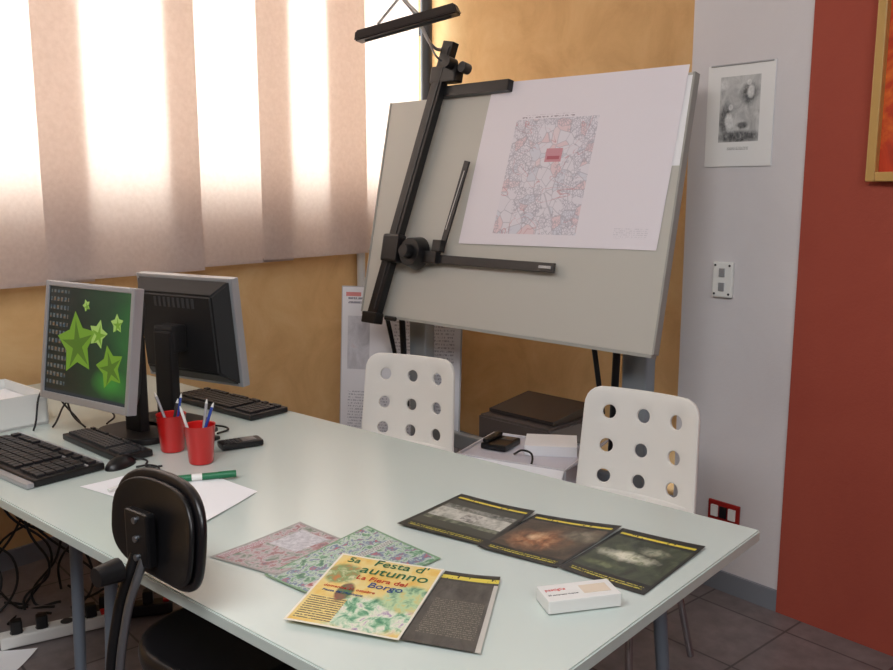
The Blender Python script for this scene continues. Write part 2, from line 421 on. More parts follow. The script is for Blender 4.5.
flyer('concert_flyer',(0.203,1.885),(0.378,1.799),(0.211,1.596),(0.062,1.692),z0+0.0012,
   [(PIC,nz(3.2,[(0.30,(44,38,30)),(0.5,(76,64,48)),(0.7,(112,96,74))],6,0.8)),
    (E(0.42,0.42,0.36,0.26,1.0,5,0.8),nz(8,[(0.35,(96,66,44)),(0.5,(160,104,64)),(0.65,(200,156,116))],6)),
    (E(0.36,0.48,0.10,0.10,0.8,9,0.6),nz(10,[(0.35,(170,120,80)),(0.65,(222,190,150))],5)),
    (E(0.78,0.66,0.26,0.14,0.9,6,0.8),nz(9,[(0.35,(84,80,64)),(0.65,(150,142,120))],5))],1.0)
flyer('concert_flyer',(0.380,1.802),(0.526,1.692),(0.354,1.482),(0.214,1.594),z0+0.0002,
   [(PIC,nz(5.0,[(0.30,(32,38,30)),(0.55,(64,74,54)),(0.75,(96,104,76))],6,1.0)),
    (E(0.42,0.50,0.40,0.10,1.1,6,0.7),nz(9,[(0.35,(130,138,108)),(0.5,(206,206,182)),(0.7,(230,228,210))],6)),
    (E(0.62,0.68,0.22,0.09,1.0,7,0.8),nz(9,[(0.35,(92,102,80)),(0.65,(176,176,152))],5)),
    (E(0.3,0.28,0.28,0.06,1.0,7,0.8),nz(9,[(0.35,(70,80,54)),(0.65,(120,130,90))],5))],2.0)
br1=sheet('town_map_print',(150,150,146),[((0.03,0.03,0.97,0.97),nz(9,[(0.30,(84,104,86)),(0.42,(140,148,138)),(0.5,(186,178,182)),(0.58,(160,110,110)),(0.7,(96,110,128))],7,0.6)),
      ((0.5,0.35,0.9,0.8),nz(18,[(0.3,(160,160,168)),(0.7,(212,212,216))],4)),((0.05,0.85,0.5,0.95),textlines(40,(150,40,50),(200,200,205),0.6))],0.4)
papersheet('town_map_brochure',(-0.47,1.65),(-0.32,1.83),(-0.185,1.715),(-0.32,1.56),z0+0.0002,br1,0.001,0.003)
br2=sheet('green_map_print',(110,150,115),[((0.02,0.02,0.98,0.98),nz(11,[(0.30,(40,84,80)),(0.42,(96,150,112)),(0.5,(190,204,190)),(0.56,(84,118,150)),(0.66,(190,90,90)),(0.75,(110,156,110))],7,0.8)),
      ((0.06,0.06,0.48,0.5),nz(16,[(0.35,(150,70,70)),(0.5,(224,200,200)),(0.65,(100,138,112))],6,0.6)),((0.5,0.55,0.95,0.62),textlines(50,(60,60,70),(210,214,206),0.6))],0.35)
papersheet('park_map_brochure',(-0.345,1.565),(-0.17,1.80),(-0.01,1.64),(-0.20,1.44),z0+0.0018,br2,0.002,0.003,ph=1.4)
fp=group('festival_poster')
GRN=nz(9,[(0.3,(34,104,84)),(0.42,(96,160,120)),(0.5,(176,206,176)),(0.58,(226,226,206)),(0.68,(150,120,170)),(0.78,(60,120,140))],6,0.7)
pm=sheet('festival_print',(226,196,96),[((0.02,0.02,0.98,0.98),nz(5,[(0.35,(224,182,84)),(0.5,(226,200,122)),(0.7,(222,212,156))],4,0.4)),
   (E(0.62,0.22,0.46,0.24,0.5,6),GRN),(E(0.85,0.50,0.22,0.20,0.6,6),nz(10,[(0.3,(50,120,96)),(0.5,(176,206,160)),(0.7,(214,180,90))],5)),
   (E(0.16,0.70,0.17,0.16,0.6,6),nz(12,[(0.3,(200,110,50)),(0.5,(120,150,90)),(0.7,(230,220,180))],5)),
   ((0.05,0.05,0.38,0.36),textlines(36,(100,80,50),(228,206,132),0.6)),
   (E(0.30,0.46,0.08,0.14,0.6,8),nz(10,[(0.3,(150,40,50)),(0.6,(60,110,70))],4)),
   (lambda nt,uv: mathn(nt,'SUBTRACT',1.0,rect(nt,uv,0.02,0.02,0.98,0.98)),(228,222,206))],0.4)
FT,FR,FB,FL=(-0.206,1.652),(-0.004,1.574),(-0.077,1.310),(-0.274,1.379)
papersheet('sheet',FT,FR,FB,FL,z0+0.0070,pm,0.0012,0.001,parent=fp)
fa=dirang(FT,FR)
def onquad(u,v,TL=FT,TR=FR,BR=FB,BL=FL):
    return ((1-v)*((1-u)*BL[0]+u*BR[0])+v*((1-u)*TL[0]+u*TR[0]),(1-v)*((1-u)*BL[1]+u*BR[1])+v*((1-u)*TL[1]+u*TR[1]))
for i,(s,u,v,sz,mt) in enumerate((("5a",0.10,0.88,0.030,GINK),("Festa d'",0.36,0.885,0.036,GINK),("autunno",0.28,0.755,0.042,GINK),('La Fiera del',0.30,0.655,0.022,RINK),('Borgo',0.45,0.565,0.028,BINK),('domenica 21 ottobre',0.08,0.49,0.012,RINK),('Piazza del Municipio',0.10,0.43,0.010,BINK))):
    x,y=onquad(u,v); text('title_%d'%i,fp,s,(x,y,z0+0.0086),(0,0,fa),sz,mt)
dp=sheet('dark_poster_print',(62,60,55),[((0.0,0.0,1,0.86),nz(5,[(0.3,(58,56,52)),(0.7,(96,92,86))],5)),((0.0,0.885,1.0,0.965),textlines(9,(215,200,80),(45,42,30),0.62)),
   ((0.12,0.12,0.88,0.6),textlines(40,(130,124,112),(80,77,70),0.5)),((0.93,0.0,1,0.86),(190,188,180))],0.45)
papersheet('dark_poster',(-0.002,1.579),(0.101,1.548),(0.053,1.276),(-0.076,1.318),z0+0.0030,dp,0.001,0.002)
papersheet('paper_sheet',(-0.90,2.07),(-0.80,2.17),(-0.62,2.10),(-0.72,1.95),z0,OFFW,0.001,0.002)
papersheet('paper_sheet',(-0.72,2.03),(-0.60,2.15),(-0.455,2.03),(-0.53,1.82),z0+0.002,OFFW,0.001,0.003,ph=2)
sb=group('medicine_carton',(0.232,1.452,TZ),R(14))
box('body',sb,(0,0,0.0145),(0.135,0.062,0.024),WHITE,0.002)
box('label',sb,(0.03,0.0,0.0269),(0.05,0.030,0.0006),M('label_cream',(220,206,186),0.6))
text('brand',sb,'pastiglie',(-0.06,0.006,0.0267),(0,0,0),0.012,RINK)
text('brand_small',sb,'50 compresse rivestite',(-0.06,-0.012,0.0267),(0,0,0),0.006,DGREY)

# ================================================================= DESK GEAR
def keyboard(name,loc,ang,L,W,body,keymat,strip=None):
    g=group(name,loc,ang)
    box('body',g,(0,0,0.011),(L,W,0.018),body,0.004)
    bm=bmesh.new(); rows=6; cols=19
    kx=(L-0.03)/cols; ky=(W-0.03)/rows
    for r_ in range(rows):
        for c_ in range(cols):
            if c_ in (14,) : continue
            if r_==rows-1 and c_%5==1: continue
            if r_==0 and 4<=c_<=8:
                if c_==6: bmbox(bm,(-L/2+0.015+6.5*kx,-W/2+0.012+0.5*ky,0.023),(kx*4.8,ky*0.82,0.007))
                continue
            bmbox(bm,(-L/2+0.015+(c_+0.5)*kx,-W/2+0.012+(r_+0.5)*ky+(0.006 if r_==rows-1 else 0),0.023),(kx*0.84,ky*0.82,0.007))
    addmesh('keys',bm,keymat,g)
    if strip: 
        box('wrist_strip',g,(0,-W/2-0.010,0.008),(L,0.020,0.014),strip,0.004)
        for k,yy in enumerate((W/2-0.005,W/2-0.045)):
            box('silver_strip_%d'%k,g,(0,yy,0.0215),(L-0.01,0.006,0.003),strip)
    return g
keyboard('computer_keyboard',(-1.125,2.275,TZ),A_T+R(2),0.46,0.185,BLACK,KEYS,SILV)
keyboard('computer_keyboard',(-0.735,2.885,TZ),A_T+R(1),0.44,0.15,BLACK,KEYS)
keyboard('computer_keyboard',(-0.960,2.400,TZ),A_T+R(-2),0.34,0.10,BLACK,DGREY)

def lcd(name,loc,ang,tilt,picture,frame_mat,back_mat,necky=0.10,zc=0.29,w=0.41,h=0.34):
    g=group(name,loc,ang)
    head=bpy.data.objects.new('head',None); COL.objects.link(head); head.parent=g; head.location=(0,0,zc); head.rotation_euler=(tilt,0,0)
    b=0.015
    for nme,c,s in (('bezel_left',(-w/2+b/2,0,0),(b,0.03,h)),('bezel_right',(w/2-b/2,0,0),(b,0.03,h)),('bezel_top',(0,0,h/2-b/2),(w-2*b,0.03,b)),('bezel_bottom',(0,0,-h/2+b/2+0.003),(w-2*b,0.03,b+0.006))):
        box(nme,head,c,s,frame_mat,0.003)
    rectplane('screen',head,w-2*b,h-2*b,picture,(0,-0.010,0.0))
    box('panel_core',head,(0,0.006,0),(w-0.03,0.03,h-0.03),back_mat)
    bm=bmesh.new(); vs=bmbox(bm,(0,0.03,0),(w-0.012,0.03,h-0.012))
    for v in bm.verts:
        if v.co.y>0.03: v.co.x*=0.78; v.co.z*=0.74; v.co.y+=0.016
    bmesh.ops.bevel(bm,geom=bm.edges[:],offset=0.006,segments=2,affect='EDGES')
    addmesh('back_shell',bm,back_mat,head)
    bm=bmesh.new()
    for k in range(9): bmbox(bm,(-0.08+k*0.02,0.0615,0.095),(0.010,0.002,0.03))
    addmesh('vents',bm,DGREY,head)
    box('hinge',g,(0,necky-0.02,zc-0.02),(0.085,0.06,0.085),back_mat,0.01)
    box('neck',g,(0,necky,zc/2+0.008),(0.075,0.032,zc),back_mat,0.008,(0,0,0))
    superell('base',g,0.25,0.17,0.018,back_mat,3.0,plane='XY',loc=(0,necky+0.0,0.0105))
    return g,head
scr,nt,bs=newmat('screen_picture')
uv=coords(nt,'UV'); s_=nt.nodes.new('ShaderNodeSeparateXYZ'); nt.links.new(uv,s_.inputs[0])
gc=ramp(nt,mathn(nt,'ADD',mathn(nt,'MULTIPLY',s_.outputs[0],0.75),mathn(nt,'MULTIPLY',noise(nt,uv,2.5,2),0.35)),[(0.15,(12,22,20)),(0.45,(14,32,25)),(0.75,(20,56,34)),(0.98,(34,92,44))])
gc=mix(nt,ell(nt,uv,0.80,0.20,0.22,0.14,0.4,4,0.8),gc,lin((48,120,44)))
st_=rect(nt,uv,0.0,0.0,1,0.05); gc=mix(nt,st_,gc,lin((28,40,50)))
icv=nt.nodes.new('ShaderNodeMapping'); icv.inputs['Scale'].default_value=(22,13,1); nt.links.new(uv,icv.inputs[0])
fx=nt.nodes.new('ShaderNodeVectorMath'); fx.operation='FRACTION'; nt.links.new(icv.outputs[0],fx.inputs[0])
ic=mathn(nt,'MULTIPLY',rect(nt,uv,0.02,0.10,0.25,0.97),rect(nt,fx.outputs[0],0.25,0.25,0.8,0.75))
gc=mix(nt,mathn(nt,'MULTIPLY',ic,0.55),gc,ramp(nt,noise(nt,uv,30,1),[(0.35,(60,90,110)),(0.5,(120,130,130)),(0.65,(140,105,70))]))
bs.inputs['Base Color'].default_value=(0.01,0.01,0.01,1); bs.inputs['Roughness'].default_value=0.35
nt.links.new(gc,bs.inputs['Emission Color']); bs.inputs['Emission Strength'].default_value=0.9
OFFS=M('screen_off',(10,10,12),0.2)
g1,h1=lcd('computer_monitor',(-0.992,2.410,TZ),R(-34),R(-8),scr,SILV,BLKM,0.14,0.293,0.405)
g2,h2=lcd('computer_monitor',(-0.803,2.745,TZ),R(150),R(-6),OFFS,SILV,BLKM,0.11,0.29)
STAR=M('star_green',(60,90,20),0.5,emit=(96,130,40),es=0.8); STAR2=M('star_light',(90,110,50),0.5,emit=(140,168,90),es=0.8); STARD=M('star_shadow',(40,60,20),0.5,emit=(70,100,30),es=0.8)
def star(name,parent,x,z,r,mat,rot=0.2,y=-0.0108,inner=0.5):
    bm=bmesh.new(); pts=[]
    for i in range(10):
        a=math.pi/2+i*math.pi/5+rot; rr=r if i%2==0 else r*inner
        pts.append(bm.verts.new((x+rr*math.cos(a),y,z+rr*math.sin(a))))
    c=bm.verts.new((x,y,z))
    for i in range(10): bm.faces.new((c,pts[i],pts[(i+1)%10]))
    bmesh.ops.recalc_face_normals(bm,faces=bm.faces[:])
    return addmesh(name,bm,mat,parent)
for i,(x,z,r,mt,ro) in enumerate(((-0.045,0.0,0.092,STAR,0.15),(0.05,0.035,0.042,STAR2,-0.2),(0.11,-0.05,0.062,STAR,0.3),(0.13,0.07,0.028,STAR2,0.1),(-0.01,0.11,0.018,STAR2,0.4))):
    star('star_%d'%i,h1,x,z,r,mt,ro,inner=0.56)
    star('star_facet_%d'%i,h1,x+0.004,z-0.004,r*0.80,STARD if i in (0,2) else STAR,ro+0.04,-0.0112,0.30)

def cup(name,loc):
    g=group(name,loc)
    bm=bmesh.new(); prof=[(0.0,0.002),(0.030,0.002),(0.032,0.006),(0.0405,0.105),(0.0415,0.106),(0.0385,0.104),(0.030,0.008),(0.0,0.008)]
    seg=32; rows=[]
    for r_,z_ in prof: rows.append([bm.verts.new((max(r_,1e-5)*math.cos(2*math.pi*i/seg),max(r_,1e-5)*math.sin(2*math.pi*i/seg),z_)) for i in range(seg)])
    for k in range(len(rows)-1):
        for i in range(seg): bm.faces.new((rows[k][i],rows[k][(i+1)%seg],rows[k+1][(i+1)%seg],rows[k+1][i]))
    shade(addmesh('cup',bm,REDP,g)); return g
c1=cup('pen_cup',(-0.765,2.375,TZ)); c2=cup('pen_cup',(-0.655,2.265,TZ))
def pen(g,a,b,mat,r=0.004,tip=WHITE):
    tube('pen',g,a,b,r,mat); d=(Vector(b)-Vector(a)).normalized(); tube('pen_tip',g,Vector(b),Vector(b)+d*0.012,r,tip,r*0.3)
pen(c1,(0.01,0,0.012),(-0.045,0.02,0.15),SILV); pen(c1,(-0.01,0.0,0.012),(0.022,-0.01,0.14),DGREY); pen(c1,(0,0.01,0.012),(0.02,0.03,0.145),BLUEP,0.0035)
pen(c2,(-0.01,0,0.012),(-0.045,-0.005,0.145),WHITE); pen(c2,(-0.015,0,0.012),(0.032,0.012,0.15),BLUEP); pen(c2,(0,-0.01,0.012),(0.012,0.03,0.155),SILV)
ph=group('mobile_phone',(-0.585,2.415,TZ+0.001),R(-60))
box('body',ph,(0,0,0.010),(0.058,0.12,0.018),BLACK,0.006); box('display',ph,(0,0.022,0.0195),(0.04,0.04,0.001),STEEL)
bm=bmesh.new()
for i in range(3):
    for j in range(4): bmbox(bm,(-0.014+i*0.014,-0.012-j*0.011,0.0198),(0.010,0.007,0.0016))
addmesh('keys',bm,DGREY,ph)
mk=group('green_marker',(-0.605,2.110,TZ+0.0095),R(17))
tube('barrel',mk,(-0.075,0,0.004),(0.035,0,0.004),0.0085,GREENP); tube('cap',mk,(0.035,0,0.004),(0.078,0,0.004),0.0092,GREENP); tube('label_ring',mk,(-0.03,0,0.004),(-0.005,0,0.004),0.0088,WHITE)
mk2=group('ballpoint_pen',(-0.78,2.07,TZ+0.006),R(60)); tube('barrel',mk2,(-0.06,0,0.004),(0.06,0,0.004),0.004,WHITE); tube('tip',mk2,(0.06,0,0.004),(0.075,0,0.004),0.004,STEEL,0.001)
ms=group('computer_mouse',(-0.86,2.235,TZ),R(-20))
bm=bmesh.new(); bmesh.ops.create_uvsphere(bm,u_segments=24,v_segments=14,radius=1)
for v in bm.verts: v.co=Vector((v.co.x*0.028,v.co.y*0.05,max(0,v.co.z)*0.028))
shade(addmesh('shell',bm,BLACK,ms)); box('wheel',ms,(0,0.026,0.023),(0.006,0.016,0.008),DGREY,0.002)
wire('cord',ms,[[(0,0.045,0.01),(0.03,0.06,0.004),(0.08,0.01,0.004),(0.11,0.03,0.004)],[(0.05,0.0,0.004),(0.08,0.02,0.006),(0.12,0.0,0.004),(0.1,-0.02,0.004)]],0.0025,CABLE)
rb=group('white_document_tray',(-1.42,2.69,TZ),A_T)
bm=bmesh.new(); bmbox(bm,(0,0,0.004),(0.30,0.20,0.008)); bmbox(bm,(-0.147,0,0.05),(0.006,0.20,0.10)); bmbox(bm,(0.147,0,0.05),(0.006,0.20,0.10)); bmbox(bm,(0,0.097,0.05),(0.30,0.006,0.10)); bmbox(bm,(0,-0.097,0.035),(0.30,0.006,0.07))
addmesh('tray',bm,WHITE,rb); box('papers',rb,(0,0,0.04),(0.27,0.18,0.06),OFFW)
wire('desk_cables',None,[[(-1.13,2.64,TZ+0.006),(-1.20,2.68,TZ+0.10),(-1.10,2.77,TZ+0.05),(-1.0,2.72,TZ+0.008),(-0.96,2.68,TZ+0.006)],
   [(-1.20,2.60,TZ+0.006),(-1.17,2.72,TZ+0.07),(-1.05,2.70,TZ+0.02),(-1.05,2.64,TZ+0.006)],
   [(-1.24,2.56,TZ+0.006),(-1.22,2.66,TZ+0.12),(-1.14,2.62,TZ+0.03),(-1.10,2.60,TZ+0.006)],
   [(-0.76,2.60,TZ+0.006),(-0.72,2.62,TZ+0.006),(-0.66,2.58,TZ+0.006),(-0.68,2.53,TZ+0.006)]],0.003,CABLE)
eg=group('desk_stapler',(-0.72,2.50,TZ),R(-30))
box('base',eg,(0,0,0.006),(0.12,0.035,0.010),BLACK,0.003); box('arm',eg,(0,0,0.026),(0.115,0.026,0.014),DGREY,0.004,(0,R(-7),0))

# ================================================================= DRAFTING BOARD
th=R(11.5)
DB=group('drafting_table',(0.680,2.86,0.0),A_B)
bd=bpy.data.objects.new('board_assembly',None); COL.objects.link(bd); bd.parent=DB; bd.location=(0,0,0.912); bd.rotation_euler=(-th,0,0)
BW,BH=1.495,0.94
box('board',bd,(-BW/2,0.014,BH/2),(BW,0.028,BH),BOARDG,0.002)
for nme,c,s in (('edge_bottom',(-BW/2,0.012,-0.006),(BW,0.032,0.012)),('edge_right',(0.004,0.012,BH/2),(0.008,0.032,BH)),('edge_left',(-BW-0.004,0.012,BH/2),(0.008,0.032,BH))):
    box(nme,bd,c,s,BOARDE,0.001)
MAPP=(230,225,232)
mapm=sheet('plan_print',MAPP,[((0.19,0.07,0.625,0.76),citymap),((0.39,0.50,0.475,0.58),(204,148,158)),((0.40,0.515,0.465,0.535),(180,100,112)),((0.22,0.765,0.5,0.785),textlines(60,(170,160,170),MAPP,0.5)),
   ((0.80,0.06,0.95,0.12),textlines(90,(212,208,216),MAPP,0.5))],0.75)
bm=bmesh.new(); uvl=bm.loops.layers.uv.new('UVMap'); n=16; g=[]
Tl,Tr,Br,Bl=(-0.885,0.975),(-0.015,0.965),(-0.040,0.345),(-0.955,0.330)
for i in range(n+1):
    col=[]
    for j in range(n+1):
        u,v=i/n,j/n
        x=(1-v)*((1-u)*Bl[0]+u*Br[0])+v*((1-u)*Tl[0]+u*Tr[0]); z=(1-v)*((1-u)*Bl[1]+u*Br[1])+v*((1-u)*Tl[1]+u*Tr[1])
        y=-0.004-0.002*math.sin(5*u+2*v)-0.010*max(0,0.12-v)*8*max(0,u-0.6)*0.6
        col.append((bm.verts.new((x,y,z)),(u,v)))
    g.append(col)
for i in range(n):
    for j in range(n):
        q=[g[i][j],g[i+1][j],g[i+1][j+1],g[i][j+1]]; f=bm.faces.new([a[0] for a in q])
        for l,a in zip(f.loops,q): l[uvl].uv=a[1]
addmesh('plan_sheet',bm,mapm,bd,True)
box('under_sheet',bd,(-0.018,-0.0012,0.78),(0.034,0.001,0.30),OFFW)
box('top_rail',bd,(-0.98,-0.018,0.955),(0.40,0.035,0.045),BLACK,0.004)
def barAB(name,parent,a,b,w,d,y,mat,bev=0.003):
    a,b=Vector((a[0],y,a[1])),Vector((b[0],y,b[1])); m=(a+b)/2; L=(b-a).length; ang=math.atan2(b.x-a.x,b.z-a.z)
    return box(name,parent,m,(w,d,L),mat,bev,(0,ang,0))
barAB('vertical_track',bd,(-1.365,-0.03),(-1.120,1.155),0.062,0.035,-0.045,BLACK)
barAB('track_groove_1',bd,(-1.345,0.02),(-1.110,1.13),0.006,0.004,-0.064,DGREY,0)
box('track_top_carriage',bd,(-1.125,-0.04,1.02),(0.15,0.05,0.07),BLACK,0.008)
tube('carriage_knob',bd,(-1.08,-0.05,1.055),(-1.08,-0.10,1.055),0.024,BLACK)
tube('carriage_roller',bd,(-1.025,-0.06,1.04),(-1.025,-0.02,1.04),0.022,DGREY)
box('track_foot',bd,(-1.370,-0.045,-0.02),(0.09,0.05,0.05),BLACK,0.006)
tube('foot_pad',bd,(-1.30,-0.03,-0.012),(-1.24,-0.03,-0.012),0.010,BLACK)
box('head_carriage',bd,(-1.265,-0.075,0.285),(0.10,0.05,0.12),BLACK,0.012)
tube('protractor_head',bd,(-1.155,-0.03,0.275),(-1.155,-0.085,0.275),0.070,BLACK,0.058,32)
tube('head_handle',bd,(-1.155,-0.085,0.275),(-1.155,-0.12,0.275),0.030,BLACK,0.026,24)
box('head_arm',bd,(-1.22,-0.055,0.285),(0.13,0.03,0.05),BLACK,0.006)
box('ruler_clamp_h',bd,(-1.07,-0.04,0.262),(0.09,0.03,0.05),BLACK,0.004)
box('ruler_horizontal',bd,(-0.74,-0.030,0.258),(0.62,0.008,0.036),RULER,0.002)
box('ruler_end_h',bd,(-0.47,-0.036,0.258),(0.06,0.006,0.012),STEEL,0.002)
barAB('ruler_vertical',bd,(-1.020,0.30),(-0.945,0.66),0.030,0.008,-0.030,RULER)
barAB('ruler_scale_v',bd,(-1.008,0.38),(-0.950,0.62),0.004,0.001,-0.035,RULW,0)
box('ruler_clamp_v',bd,(-1.03,-0.04,0.31),(0.05,0.03,0.05),BLACK,0.004)
for i,x in enumerate((-0.19,-1.34)):
    box('column_%d'%i,DB,(x,0.22,0.55),(0.105,0.06,0.98),POST,0.008)
    box('column_foot_%d'%i,DB,(x,0.15,0.03),(0.09,0.56,0.05),POST,0.012)
    tube('tilt_strut_%d'%i,DB,(x-0.10,0.21,0.45),(x-0.02,0.11,1.00),0.014,BLACK)
    tube('tilt_strut_b%d'%i,DB,(x-0.13,0.19,0.62),(x-0.13,0.10,0.97),0.010,BLACK)
    box('tilt_bracket_%d'%i,DB,(x,0.17,1.05),(0.07,0.13,0.10),BLACK,0.01)
box('crossbar',DB,(-0.765,0.22,0.35),(1.05,0.04,0.07),POST,0.008)
box('counter_bar',DB,(-0.765,0.13,0.98),(1.25,0.035,0.05),BLACK,0.006)

LA=group('drafting_lamp')
La=Vector((-0.345,3.50,2.025)); Lb=Vector((0.045,3.40,2.112))
tube('post',LA,(0.0,3.90,1.90),(0.0,3.86,2.05),0.012,BLACK)
wire('arm',LA,[[(0.0,3.86,2.04),(-0.05,3.78,2.03),(-0.13,3.68,2.15),(-0.19,3.62,2.21)]],0.007,SILV)
wire('arm_rear',LA,[[(0.01,3.86,2.01),(-0.03,3.76,1.98),(-0.11,3.66,2.12),(-0.17,3.60,2.20)]],0.004,SILV)
tube('joint',LA,(-0.19,3.60,2.20),(-0.17,3.64,2.21),0.018,BLACK)
mid=(La+Lb)/2
tube('link_1',LA,(-0.18,3.62,2.20),(-0.26,3.50,2.075),0.005,SILV)
tube('link_2',LA,(-0.18,3.62,2.20),(-0.10,3.47,2.10),0.005,SILV)
d=(Lb-La); L=d.length; q=Vector((1,0,0)).rotation_difference(d.normalized())
bm=bmesh.new(); bmbox(bm,(0,0,0),(L,0.085,0.040))
for v in bm.verts:
    if v.co.z>0: v.co.y*=0.6; v.co.x*=0.96
bmesh.ops.bevel(bm,geom=bm.edges[:],offset=0.006,segments=2,affect='EDGES')
DBR=M('lamp_dark_brown',(44,36,34),0.45)
ob=addmesh('shade',bm,DBR,LA); ob.location=mid; ob.rotation_mode='QUATERNION'; ob.rotation_quaternion=q
bm=bmesh.new(); bmtube(bm,(-L*0.42,0,-0.016),(L*0.42,0,-0.016),0.010); ob=shade(addmesh('fluorescent_tube',bm,DGREY,LA)); ob.location=mid; ob.rotation_mode='QUATERNION'; ob.rotation_quaternion=q

# ================================================================= PERFORATED CHAIRS
def hole_chair(name,loc,ang):
    g=group(name,loc,ang)
    xs=[-0.205,-0.06,0.06,0.205]; hx=[-0.12,0,0.12]
    zs=[0.45,0.565,0.635,0.7,0.825]; hz=[0.525,0.60,0.6675,0.755]
    zs=[0.46,0.585,0.68,0.825]; hz=[0.535,0.635,0.745]
    hr=0.0225; rc=0.055
    bm=bmesh.new(); K=6
    def fix(x,z):
        X0,X1,Z1=-0.205,0.205,0.825
        for cx,sx in ((X0+rc,-1),(X1-rc,1)):
            cz=Z1-rc
            if (x-cx)*sx>0 and (z-cz)>0:
                dx,dz=x-cx,z-cz; m=max(abs(dx),abs(dz)); l=math.hypot(dx,dz)
                k=m/l; return cx+dx*k,cz+dz*k
        return x,z
    def bend(x,z):
        taper=1-0.06*(z-0.47)/0.35
        return (x*taper, 0.02+0.10*(z-0.47)-0.035*(abs(x)/0.205)**2.2, z)
    for a in range(3):
        for b in range(3):
            x0,x1,z0_,z1=xs[a],xs[a+1],zs[b],zs[b+1]; cx,cz=hx[a],hz[b]
            per=[]
            N=K
            for i in range(N): per.append((x0+(x1-x0)*i/N,z0_))
            for i in range(N): per.append((x1,z0_+(z1-z0_)*i/N))
            for i in range(N): per.append((x1-(x1-x0)*i/N,z1))
            for i in range(N): per.append((x0,z1-(z1-z0_)*i/N))
            ring=[]; mids=[]; outer=[]
            for (px,pz) in per:
                qx,qz=fix(px,pz); an=math.atan2(pz-cz,px-cx)
                hxp,hzp=cx+hr*math.cos(an),cz+hr*math.sin(an)
                outer.append(bm.verts.new(bend(qx,qz))); mids.append(bm.verts.new(bend((qx+hxp)/2,(qz+hzp)/2))); ring.append(bm.verts.new(bend(hxp,hzp)))
            n_=len(per)
            for i in range(n_):
                j=(i+1)%n_
                bm.faces.new((outer[i],outer[j],mids[j],mids[i])); bm.faces.new((mids[i],mids[j],ring[j],ring[i]))
    bmesh.ops.remove_doubles(bm,verts=bm.verts[:],dist=0.0005)
    bmesh.ops.recalc_face_normals(bm,faces=bm.faces[:])
    ob=addmesh('backrest',bm,CHAIRW,g,True); s=ob.modifiers.new('t','SOLIDIFY'); s.thickness=0.012; s.offset=0
    bv=ob.modifiers.new('b','BEVEL'); bv.width=0.003; bv.segments=2; bv.limit_method='ANGLE'; bv.angle_limit=R(50)
    superell('seat',g,0.42,0.42,0.014,CHAIRW,4,0.012,0.0,'XY',(0,-0.20,0.445))
    bm=bmesh.new(); prev=None
    for k in range(9):
        a=k/8*math.pi/2; y=-0.03+0.05*math.sin(a); z=0.447+0.05*(1-math.cos(a))
        row=[bm.verts.new((x,y-0.03*(abs(x)/0.2)**2.2*(k/8),z)) for x in [ -0.19+0.38*i/10 for i in range(11)]]
        if prev:
            for i in range(10): bm.faces.new((prev[i],prev[i+1],row[i+1],row[i]))
        prev=row
    ob=addmesh('shell_bend',bm,CHAIRW,g,True); s=ob.modifiers.new('t','SOLIDIFY'); s.thickness=0.012; s.offset=0
    wire('leg_frame',g,[[(-0.20,-0.40,0.011),(-0.17,-0.36,0.24),(-0.15,-0.30,0.425),(0.15,-0.30,0.425),(0.17,-0.36,0.24),(0.20,-0.40,0.011)],
                        [(-0.20,0.02,0.011),(-0.17,-0.03,0.24),(-0.15,-0.09,0.425),(0.15,-0.09,0.425),(0.17,-0.03,0.24),(0.20,0.02,0.011)]],0.011,CHROME)
    return g
hole_chair('perforated_chair',(0.595,2.665,0),R(-38))
hole_chair('perforated_chair',(-0.150,3.27,0),R(-28))

# ================================================================= OFFICE CHAIR
OC=group('office_chair',(-0.45,1.74,0),R(-38))
superell('seat',OC,0.40,0.38,0.055,CHBLK,2.8,0.008,0,'XY',(0,0.02,0.49),bev=0.02)
superell('seat_pan',OC,0.36,0.34,0.02,BLACK,2.8,0,0,'XY',(0,0.02,0.455))
superell('backrest',OC,0.295,0.20,0.016,CHBLK,2.9,-0.020,0,'XZ',(0.100,-0.215,0.850),(R(-6),0,R(-4)),bev=0.007)
superell('backrest_shell',OC,0.27,0.175,0.010,BLACK,2.9,-0.020,0,'XZ',(0.100,-0.229,0.850),(R(-6),0,R(-4)))
wire('back_bar',OC,[[(0.02,-0.10,0.43),(0.03,-0.26,0.44),(0.045,-0.305,0.52),(0.05,-0.290,0.70),(0.055,-0.252,0.80)]],0.011,BLACK)
wire('back_bar_twin',OC,[[(0.045,-0.10,0.43),(0.055,-0.26,0.44),(0.07,-0.305,0.52),(0.075,-0.290,0.70),(0.08,-0.252,0.80)]],0.008,STEEL)
tube('height_knob',OC,(0.06,-0.29,0.785),(0.06,-0.335,0.785),0.022,BLACK,0.018,12)
box('back_bracket',OC,(0.07,-0.250,0.835),(0.07,0.02,0.10),BLACK,0.005)
for i in range(3): tube('bracket_bolt_%d'%i,OC,(0.07,-0.264,0.80+0.035*i),(0.07,-0.255,0.80+0.035*i),0.006,STEEL)
tube('gas_column',OC,(0,0,0.10),(0,0,0.45),0.025,BLACK); tube('column_sleeve',OC,(0,0,0.08),(0,0,0.26),0.035,DGREY)
for i in range(5):
    a=2*math.pi*i/5+0.3; ca,sa=math.cos(a),math.sin(a)
    tube('base_arm_%d'%i,OC,(0.02*ca,0.02*sa,0.11),(0.27*ca,0.27*sa,0.075),0.024,BLACK,0.014)
    tube('caster_%d'%i,OC,(0.27*ca-0.014*sa,0.27*sa+0.014*ca,0.026),(0.27*ca+0.014*sa,0.27*sa-0.014*ca,0.026),0.026,BLACK,None,20)
    tube('caster_stem_%d'%i,OC,(0.27*ca,0.27*sa,0.03),(0.27*ca,0.27*sa,0.08),0.008,STEEL)

